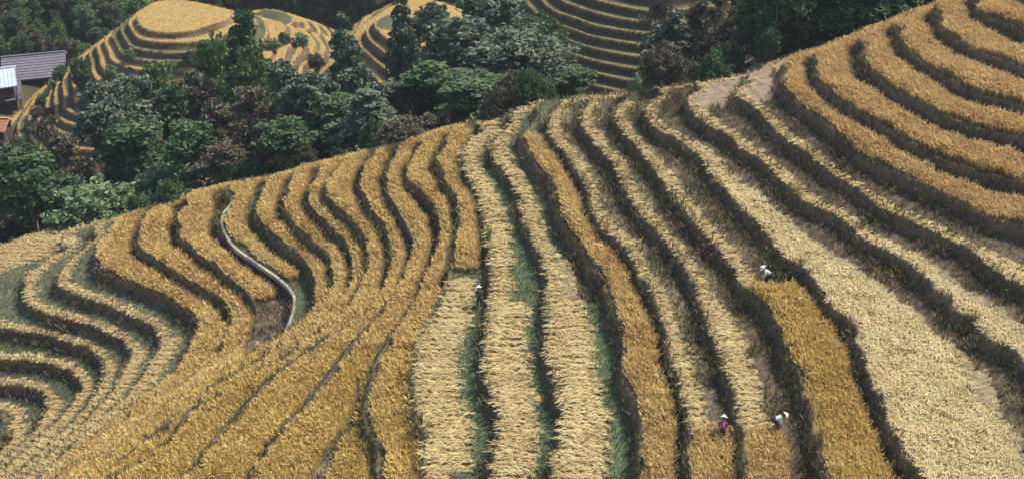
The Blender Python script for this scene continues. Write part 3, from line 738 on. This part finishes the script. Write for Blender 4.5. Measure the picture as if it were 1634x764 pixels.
TREES = [
 ('broad',28,232,130,108,'big dark leafy tree at the left edge, just above the terrace crest'),
 ('bush',132,288,125,105,'pale green shrub at the left crest, lowest of three shrubs'),
 ('bush',195,292,85,108,'narrow bluish shrub between two wider shrubs left of centre'),
 ('bush',255,268,140,110,'widest bluish green shrub, above the yellow field corner'),
 ('tallgrey',172,112,105,128,'grey green tree covering the right side of the orange terraced slope'),
 ('talldark',215,175,120,119,'dark rounded tree in front of the grey green tree at left'),
 ('bare',66,178,100,126,'brownish thin tree below the wooden houses'),
 ('bare',14,205,80,122,'brownish thin tree at the left edge below the orange roof'),
 ('green',250,100,100,142,'dark green tree standing below the yellow knoll top'),
 ('bare',322,112,75,132,'pale grey thin tree beneath the tall dark tree'),
 ('darkcedar',388,18,125,142,'tall dark green tree cutting across the right of the yellow knoll'),
 ('green',338,52,85,145,'dark green tree leaning on the right flank of the yellow knoll'),
 ('bare',402,128,115,116,'large grey brown thin tree left of the centre conifers'),
 ('talldark',300,185,105,114,'dark leafy tree in the middle of the left wood'),
 ('bare',350,222,95,107,'grey thin tree low at the crest right of the shrubs'),
 ('cedar',545,20,95,122,'tall grey conifer left of the striped yellow slope'),
 ('tallgrey',488,108,100,116,'grey green tree in front of the tall grey conifer'),
 ('cedar',585,142,115,109,'broad grey green conifer right above the crest at centre left'),
 ('broad',455,190,100,106,'low dark tree at the crest below the grey thin tree'),
 ('cedar',640,-8,82,128,'narrow tall conifer right of the striped yellow slope'),
 ('greybush',660,186,95,100,'low grey shrub tucked against the crest near the centre'),
 ('talldark',692,95,125,117,'dark leafy tree between the narrow conifer and the large grey tree'),
 ('tallgrey',748,16,140,124,'large grey tree left of the terraced far slope'),
 ('talldark',768,112,115,106,'low dark tree under the large grey tree'),
 ('greygreen',848,55,145,111,'broad round grey green tree left of the far terrace lines'),
 ('talldark',912,105,70,122,'small dark tree at the left foot of the far terrace lines'),
 ('bush',1036,104,60,106,'small pale green shrub right of the far terrace lines at the crest'),
 ('cedar',1078,18,95,116,'conifer right behind the small pale green shrub'),
 ('bare',1118,-14,70,118,'first slim grey tree of the row right of the far terraces'),
 ('bare',1152,-22,70,113,'second slim grey tree of the row with visible trunk'),
 ('bare',1188,-18,75,117,'third slim grey tree beside the dark wood'),
 ('greygreen',1222,-10,95,112,'grey green tree at the left end of the dark wood'),
 ('bush',1548,2,75,99,'green shrub on the crest at the upper right'),
 ('tallgrey',205,100,90,137,'slim grey green tree under the middle terraces of the yellow knoll'),
 ('tallgrey',150,150,90,124,'grey green tree right of the brownish trees below the houses'),
 ('talldark',270,128,95,133,'dark upright tree between the yellow knoll and the left wood'),
 ('bare',340,150,95,121,'brown grey tree in the middle of the left wood below the pale thin tree'),
 ('tallgrey',305,100,80,140,'grey green upright tree at the foot of the yellow knoll'),
 ('bare',100,205,90,118,'brown tree at the lower foot of the orange terraced slope'),
 ('darkbush',45,215,80,119,'dark shrub among the brownish thin trees at the left edge'),
 ('tallgrey',440,90,85,127,'grey green upright tree under the small reddish knoll'),
 ('green',395,75,95,134,'bright dark green tree below the tall dark tree'),
 ('talldark',520,150,100,113,'dark upright tree between the grey conifers'),
 ('tallgrey',560,95,80,119,'grey green tree growing against the tall grey conifer'),
 ('bare',655,110,95,117,'brown grey tree under the narrow tall conifer'),
 ('talldark',735,110,95,112,'dark upright tree in front of the large grey tree'),
 ('tallgrey',800,60,110,119,'grey green upright tree between the large grey tree and the round tree'),
 ('tallgrey',882,60,80,128,'grey green upright tree at the left end of the far terrace lines'),
 ('bare',1070,60,70,112,'brown thin tree right of the small pale green shrub'),
 ('talldark',1100,40,80,122,'dark upright tree among the slim grey trees'),
 ('tallgrey',692,-12,95,150,'grey green upright tree covering the small striped knoll at the top edge'),
 ('darkbush',122,78,40,176,'small dark tree between the houses and the terraced slope'),
 ('green',215,-8,60,205,'bright green feathery tree above the left of the yellow knoll'),
 ('broad',868,12,80,160,'dark tree at the upper left end of the far terraces'),
 ('tallgrey',800,-20,120,150,'grey green tree rising behind the large grey tree at the top edge'),
 ('talldark',835,20,100,140,'dark tree between the round tree and the far terraces'),
 ('talldark',760,-30,110,158,'dark tree cut by the top edge behind the large grey tree'),
 ('bare',1062,-40,80,150,'thin grey tree at the upper right end of the far terraces'),
 ('bare',700,30,90,136,'thin grey tree beneath the small striped knoll'),
 ('tallgrey',620,120,80,118,'grey green tree between the two grey conifers'),
]
for t in TREES: plant_px(*t)
# dark wood at the upper right
for i in range(26):
    u = 1245 + (i % 9)*44 + random.uniform(-12, 12); row = i//9
    D = 103 + row*9 + random.uniform(-2, 2) + (u-1245)*.004
    plant_px('darkcedar' if i % 3 else 'broad', u, -70+random.uniform(-25,25)-row*10, random.uniform(85,115), D,
             'dark tree of the dense wood behind the upper right crest', 'dark wood at upper right')
def scatter_trees(n, u0, u1, D0, D1, kinds, h0, h1, label, group, avoid=()):
    k = 0; tries = 0
    while k < n and tries < n*30:
        tries += 1
        u = random.uniform(u0, u1); D = random.uniform(D0, D1)
        x, y, _ = on_depth(u, 100, D)
        if D < 116: y = D = float(np.interp(x, CXs, CYs)) + 3.0 + (D-97)*.8
        if 885 < u < 1048 and (D > 118 or random.random() < .7): continue
        z, hid, _ = far_height(np.array([x]), np.array([y]))
        if hid[0] >= 0: continue
        uu, vv = project(x, y, float(z[0])+1)
        if vv < -60 or any(a <= uu <= b and c <= vv <= d for a, b, c, d in avoid): continue
        kd = random.choice(kinds); h = random.uniform(h0, h1); R = KIND[kd][2]/KIND[kd][1]
        plant(kd, x, y, h, 2*R*h*random.uniform(.9,1.3)*(.75 if 'bush' in kd else 1), label.replace('*', 'shrub' if 'bush' in kd else 'tree'), group); k += 1
keep = ((-40,108,86,215),)
scatter_trees(46, 60, 1250, 97, 113, ['darkbush','darkbush','greybush','broad'], 2.0, 4.6, 'low dark * of the undergrowth just behind the crest', 'undergrowth behind the crest')
scatter_trees(34, -60, 170, 118, 160, ['bare','bare','greybush','darkbush','greygreen'], 3.0, 6.5, 'brownish * on the slope below the wooden houses', 'trees below the houses', ((-40,120,60,200),))
scatter_trees(60, 150, 1100, 120, 165, ['talldark','bare','tallgrey','bare','tallgrey','cedar'], 6.0, 10.5, 'unremarkable * of the wooded valley behind the crest', 'trees of the wooded valley', keep)
scatter_trees(190, -60, 360, 192, 240, ['greybush','bush','darkbush','greygreen','green','bare'], 2.5, 6.0, 'small * on the scrubby slope at the upper left', 'scrub on the upper left slope', keep)
scatter_trees(50, 330, 900, 205, 238, ['darkcedar','broad','darkcedar'], 7.0, 12.0, 'distant dark tree of the forest along the top edge', 'far forest along the top')
scatter_trees(14, 880, 1120, 150, 175, ['darkbush','bush','broad'], 3.0, 6.0, 'small * at the foot of the far terrace lines', 'trees below the far terraces', ((925,1015,60,170),))

for (u, v, D, k, h) in ((205,70,178,'bush',1.6),(300,62,176,'darkbush',2.0),(270,72,175,'bush',1.5),(325,52,178,'darkbush',2.2),(365,45,180,'bush',2.2),(345,60,174,'greybush',2.0),
        (235,100,171,'darkbush',1.8),(200,120,169,'greybush',1.8),(455,90,188,'darkbush',2.0),(480,70,190,'bush',2.2),(505,85,186,'greybush',2.4),(440,110,184,'bush',2.0),(172,82,176,'bush',1.8)):
    x, y, _ = on_depth(u, v, D); plant(k, x, y, h, h*1.5, 'small shrub growing between the terraces of the yellow knolls', 'shrubs on the yellow knolls')
for (u, v, D, k, h) in ((72,168,180,'darkbush',2.0),(90,156,184,'bush',1.8),(58,180,176,'greybush',1.8),(104,150,186,'darkbush',2.4),(48,196,172,'darkbush',1.7),(30,205,170,'bush',1.6),(80,182,174,'greybush',1.5)):
    x, y, _ = on_depth(u, v, D); plant(k, x, y, h, h*1.5, 'small shrub in the yard between the wooden houses and the terraced slope', 'shrubs in the house yard')
# ---------------------------------------------------------------- houses
M['metalroof'] = solid_mat('blue_metal_roof', (.42,.52,.68), (.60,.68,.80), .8, .35, 0, .6)
M['tileroof'] = solid_mat('grey_tile_roof', (.17,.155,.19), (.25,.23,.27), 1.5, .7, .3)
M['wood'] = solid_mat('dark_wood', (.055,.040,.045), (.095,.070,.070), 2.5, .8, .2)
M['palewood'] = solid_mat('weathered_wood', (.09,.08,.10), (.15,.13,.16), 3, .8, .2)
M['glass'] = solid_mat('window_glass', (.03,.035,.05), (.05,.05,.07), 1, .15, 0, .6)
M['orange'] = solid_mat('orange_clay', (.55,.27,.15), (.62,.36,.22), 1.5, .85, .2)
M['plaster'] = solid_mat('pale_plaster', (.45,.42,.36), (.55,.50,.44), 2, .9, .1)
def gable(b, hx, hy, z0, z1, t=.18, axis='x'):
    """two thick roof slopes, ridge along the axis"""
    for s in (-1, 1):
        if axis == 'x': P = [(-hx,s*hy,z0),(hx,s*hy,z0),(hx,0,z1),(-hx,0,z1)]
        else: P = [(s*hx,-hy,z0),(s*hx,hy,z0),(0,hy,z1),(0,-hy,z1)]
        top = [(x,y,z+t) for x,y,z in P]
        b.quad(*P); b.quad(*top)
        for i in range(4):
            j = (i+1) % 4; b.quad(P[i], P[j], top[j], top[i])
def corrugate(b, hx, hy, z0, z1, n=16):
    for s in (-1, 1):
        for i in range(n+1):
            x = -hx+2*hx*i/n
            b.tube([(x, s*hy, z0+.2), (x, 0, z1+.2)], [.05,.05], 4)
def house(name, label, loc, rz, hx, hy, floors, fh, roofmat, roofh, corr=False, wallmat='wood', balcony=True):
    e = bpy.data.objects.new(name, None); COL.objects.link(e); e.location = loc; e.rotation_euler = (0,0,rz); tag(e, label, 'house', )
    H = floors*fh
    b = MB(); b.box((-hx,-hy,-2.5),(hx,hy,H))
    for s in (-1, 1): b.quad((s*hx,-hy,H),(s*hx,hy,H),(s*hx,0,H+roofh*.86))
    wl = b.obj('wall', M[wallmat], e)
    b = MB(); gable(b, hx+.7, hy+.9, H-.25, H+roofh)
    if corr: corrugate(b, hx+.7, hy+.9, H-.25, H+roofh)
    else:
        for i in range(9):
            for s in (-1,1):
                t = i/9; b.box((-hx-.7, min(s*(hy+.9)*(1-t), s*(hy+.9)*(1-t)-s*.12), H-.25+(roofh+.25)*t+.17),(hx+.7, max(s*(hy+.9)*(1-t), s*(hy+.9)*(1-t)-s*.12), H-.25+(roofh+.25)*t+.27))
    b.box((-hx-.75,-.15,H+roofh+.1),(hx+.75,.15,H+roofh+.34))
    b.obj('roof', M[roofmat], e)
    for f in range(floors):
        z = f*fh
        if balcony and f > 0:
            b = MB(); b.box((-hx-.2,-hy-1.0,z-.1),(hx+.2,-hy+.002,z+.04)); b.box((hx+.003,-hy-1.0,z-.1),(hx+1.0,hy,z+.04))
            b.box((-hx-.2,-hy-1.0,z+.85),(hx+1.0,-hy-.92,z+.97)); b.box((hx+.92,-hy-.9,z+.85),(hx+1.0,hy,z+.97))
            for i in range(19):
                x = -hx-.1+(2*hx+1.0)*i/18; b.box((x-.03,-hy-.98,z+.043),(x+.03,-hy-.93,z+.847))
            b.obj('balcony', M['palewood'], e)
        for i in range(max(2, int(hx*2/2.4))):
            n = max(2, int(hx*2/2.4)); x = -hx+2*hx*(i+.5)/n
            b = MB()
            b.box((x-.55,-hy-.06,z+.95),(x-.47,-hy-.003,z+2.1)); b.box((x+.47,-hy-.06,z+.95),(x+.55,-hy-.003,z+2.1))
            b.box((x-.467,-hy-.06,z+.95),(x+.467,-hy-.003,z+1.03)); b.box((x-.467,-hy-.06,z+2.02),(x+.467,-hy-.003,z+2.1)); b.box((x-.03,-hy-.05,z+1.033),(x+.03,-hy-.003,z+2.017))
            w = b.obj('window', M['palewood'], e)
            b = MB(); b.box((x-.467,-hy-.03,z+1.033),(x+.467,-hy-.002,z+2.017)); b.obj('pane', M['glass'], w)
    return e
def ground_loc(u, v, D, lift=0):
    x, y, z = on_depth(u, v, D); return (x, y, z+lift)
HOUSE1 = house('wooden_house', 'dark three storey wooden house with pale blue metal roof at left edge', ground_loc(-6,192,186), math.radians(20), 4.0, 3.4, 3, 2.5, 'metalroof', 1.3, True)
HOUSE2 = house('wooden_house', 'dark wooden house with grey purple tiled roof beside terraced slope', ground_loc(66,146,198), math.radians(14), 4.6, 4.0, 2, 2.3, 'tileroof', 2.2, False)
HOUSE3 = house('small_hut', 'low hut with orange clay roof under the wooden houses', ground_loc(-2,214,174), math.radians(-5), 1.6, 1.4, 1, 1.7, 'orange', .9, False, 'wood', False)

# ---------------------------------------------------------------- people
def skin_body(name, joints, bones, mats, parent):
    """joints: name -> (xyz, radius); one continuous surface grown over the bones"""
    names = list(joints); me = bpy.data.meshes.new(name+'_src')
    me.from_pydata([joints[n][0] for n in names], [(names.index(a), names.index(b)) for a, b, _ in bones], [])
    o = bpy.data.objects.new(name+'_src', me); COL.objects.link(o)
    md = o.modifiers.new('Skin', 'SKIN'); md.use_smooth_shade = True
    for v, n in zip(me.skin_vertices[0].data, names):
        r = joints[n][1]; v.radius = (r, r); v.use_root = (n == 'pelvis')
    sub = o.modifiers.new('Sub', 'SUBSURF'); sub.levels = 2; sub.render_levels = 2
    dg = bpy.context.evaluated_depsgraph_get(); dg.update()
    m2 = bpy.data.meshes.new_from_object(o.evaluated_get(dg)); m2.name = name
    bpy.data.objects.remove(o)
    for m in mats: m2.materials.append(m)
    seg = [(Vector(joints[a][0]), Vector(joints[b][0]), s) for a, b, s in bones]
    for p in m2.polygons:
        c = p.center; best = (1e9, 0)
        for a, b, s in seg:
            ab = b-a; t = max(0, min(1, (c-a).dot(ab)/max(ab.length_squared, 1e-9))); d = (c-a-ab*t).length
            if d < best[0]: best = (d, s)
        p.material_index = best[1]
    return link('body', m2, parent)
def person(loc, rz, bend, knees, shirt, trouser, hatmat, label, reach=.55):
    """harvester facing +x, torso bent forward by 'bend' degrees, hands reaching down to the straw"""
    e = bpy.data.objects.new('person', None); COL.objects.link(e); e.location = loc; e.rotation_euler = (0,0,rz); tag(e, label, 'person', 'harvesters on the terraces')
    B = math.radians(bend); hipz = .86-.30*knees
    d = Vector((math.sin(B), 0, math.cos(B))); hip = Vector((-.18*math.sin(B)-.1*knees, 0, hipz))
    chest = hip+d*.36; neckb = hip+d*.52; nd = Vector((math.sin(B*.75),0,math.cos(B*.75))); neck = neckb+nd*.08; head = neck+nd*.13; crown = head+nd*.08
    J = {'pelvis':(hip,.125),'waist':(hip+d*.17,.115),'chest':(chest,.135),'neckb':(neckb,.085),'neck':(neck,.052),'head':(head,.088),'top':(crown,.070)}
    J['nose'] = (head+Vector((nd.z,0,-nd.x))*.10, .018)
    bones = [('pelvis','waist',1),('waist','chest',0),('chest','neckb',0),('neckb','neck',2),('neck','head',2),('head','top',2),('head','nose',2)]
    for s, n in ((1,'l'),(-1,'r')):
        kn = Vector((.10+.28*knees, s*.12, .46-.12*knees)); an = Vector((-.06+.10*(s>0), s*.12, .085))
        J.update({n+'hip':(hip+Vector((0,s*.10,-.04)),.098),n+'knee':(kn,.064),n+'calf':(kn.lerp(an,.35),.062),n+'ankle':(an,.040),n+'heel':(an+Vector((.02,0,-.045)),.038),n+'toe':(an+Vector((.17,0,-.055)),.030)})
        bones += [('pelvis',n+'hip',1),(n+'hip',n+'knee',1),(n+'knee',n+'calf',1),(n+'calf',n+'ankle',1),(n+'ankle',n+'heel',3),(n+'heel',n+'toe',3)]
        sh = neckb+Vector((0,s*.17,0))-d*.05; hand = Vector((sh.x+.16, s*.13, max(.28, sh.z-reach))); el = sh.lerp(hand,.5)+Vector((-.07,s*.08,.02))
        fd = (hand-el).normalized(); palm = hand+fd*.07; side = fd.cross(Vector((0,s,0))).normalized()
        J.update({n+'sh':(sh,.062),n+'el':(el,.043),n+'wr':(hand,.029),n+'palm':(palm,.033)})
        bones += [('neckb',n+'sh',0),(n+'sh',n+'el',0),(n+'el',n+'wr',0),(n+'wr',n+'palm',2)]
        for q, (off, L) in enumerate(((-.030,.072),(-.010,.082),(.010,.078),(.030,.060))):
            a = palm+side*off+fd*.035; m = a+fd*L*.55; t = m+(fd*.5-Vector((0,s,0))*.8).normalized()*L*.45
            J.update({n+'f%da'%q:(a,.010),n+'f%db'%q:(m,.009),n+'f%dc'%q:(t,.008)})
            bones += [(n+'palm',n+'f%da'%q,2),(n+'f%da'%q,n+'f%db'%q,2),(n+'f%db'%q,n+'f%dc'%q,2)]
        ta = palm-side*.045-fd*.02; tb = ta+fd*.05-Vector((0,s,0))*.02
        J.update({n+'ta':(ta,.011),n+'tb':(tb,.009)}); bones += [(n+'palm',n+'ta',2),(n+'ta',n+'tb',2)]
    skin_body('body', J, bones, [shirt, trouser, M['skin'], M['shoe']], e)
    # wide straw hat along the head axis
    b = MB(); ax = nd; p = ax.orthogonal().normalized(); q = ax.cross(p); n0 = 0; rings = [(0.235,.045),(.22,.065),(.12,.105),(.105,.16),(.07,.20),(.001,.215)]
    for r, h in rings:
        for j in range(20):
            t = 2*math.pi*j/20; b.v.append(tuple(head+ax*h+(p*math.cos(t)+q*math.sin(t))*r))
    for i in range(len(rings)-1):
        for j in range(20): a = i*20+j; c = i*20+(j+1) % 20; b.f.append((a, c, c+20, a+20))
    b.obj('hat', hatmat, e, True)
    hb = MB()                                 # hair under the brim, at the back of the head
    back = Vector((-nd.z,0,nd.x))
    hb.tube([head+back*.035+ax*.04, head+back*.06-ax*.03, head+back*.05-ax*.09], [.075,.07,.045], 8)
    hb.obj('hair', M['hair'], e, True)
    return e
M['skin'] = solid_mat('skin', (.42,.27,.19), (.38,.23,.16), 5, .6)
M['shoe'] = solid_mat('rubber_boots', (.04,.04,.045), (.06,.06,.06), 5, .5)
M['hair'] = solid_mat('black_hair', (.02,.018,.016), (.03,.026,.022), 20, .5)
cloth = lambda n, c: solid_mat(n, c, tuple(q*.8 for q in c), 6, .9, .3)
WHITE = cloth('white_cloth', (.80,.80,.78)); WHAT = cloth('white_hat', (.82,.81,.76)); DARK = cloth('navy_cloth', (.030,.032,.045)); MAG = cloth('magenta_cloth', (.34,.06,.17)); GREY = cloth('grey_cloth', (.12,.12,.13)); BEIGE = cloth('beige_hat', (.72,.68,.58))
def spot(u, v, k):
    x, y = on_height(u, v, STEP*k+.1)
    return (x, y, float(sample(ZZ, np.array([x]), np.array([y]))[0])-.02)
person(spot(765,487,17), math.radians(100), 42, .2, DARK, DARK, WHAT, 'person in dark clothes with white hat stooping beside the green stubble strip')
person(spot(1152,697,21), math.radians(80), 62, .3, MAG, DARK, WHAT, 'person in magenta top with white hat at the edge of uncut rice')
person(spot(1236,683,22), math.radians(12), 84, .25, WHITE, DARK, WHAT, 'person in white shirt bent double beside the golden field')
person(spot(1223,470,22), math.radians(170), 62, .3, BEIGE, DARK, WHAT, 'person in pale top stooping at the top corner of the golden field')

# ---------------------------------------------------------------- thin blue air over the valley
hm = bpy.data.materials.new('thin_air'); hm.use_nodes = True; hn = hm.node_tree
hn.nodes.remove(hn.nodes['Principled BSDF']); pv = hn.nodes.new('ShaderNodeVolumePrincipled')
pv.inputs['Color'].default_value = (.80,.88,1,1); pv.inputs['Density'].default_value = .00018; pv.inputs['Anisotropy'].default_value = .2
hn.links.new(pv.outputs[0], hn.nodes['Material Output'].inputs['Volume'])
b = MB(); b.box((-640,-100,-60),(640,940,330)); o = b.obj('haze', hm); tag(o, 'thin bluish air over the terraces and valley', kind='stuff')
# ---------------------------------------------------------------- light, sky, camera
sc = bpy.context.scene
EL, AZ = math.radians(47), math.radians(38)          # sun height; azimuth from +x towards +y
sd = Vector((math.cos(EL)*math.cos(AZ), math.cos(EL)*math.sin(AZ), math.sin(EL)))
L = bpy.data.lights.new('sun', 'SUN'); L.energy = 5.0; L.angle = math.radians(.53); L.color = (1, .90, .75)
lo = bpy.data.objects.new('sun', L); COL.objects.link(lo); lo.rotation_euler = sd.to_track_quat('Z', 'Y').to_euler(); lo.location = (60, 60, 120)
w = bpy.data.worlds.new('World'); sc.world = w; w.use_nodes = True; nt = w.node_tree
sky = nt.nodes.new('ShaderNodeTexSky'); sky.sky_type = 'NISHITA'; sky.sun_disc = False
sky.sun_elevation = EL; sky.sun_rotation = math.pi/2 - AZ
nt.links.new(sky.outputs[0], nt.nodes['Background'].inputs[0]); nt.nodes['Background'].inputs[1].default_value = .138
cam = bpy.data.cameras.new('camera'); cam.sensor_width = 36; cam.lens = 18/HALF; cam.clip_end = 3000
co = bpy.data.objects.new('camera', cam); COL.objects.link(co); co.location = (0, 0, CAMZ); co.rotation_euler = (math.pi/2-PITCH, 0, 0)
sc.camera = co
sc.view_settings.view_transform = 'Standard'; sc.view_settings.look = 'None'; sc.view_settings.gamma = 1; sc.view_settings.use_curve_mapping = False; sc.view_settings.exposure = .54
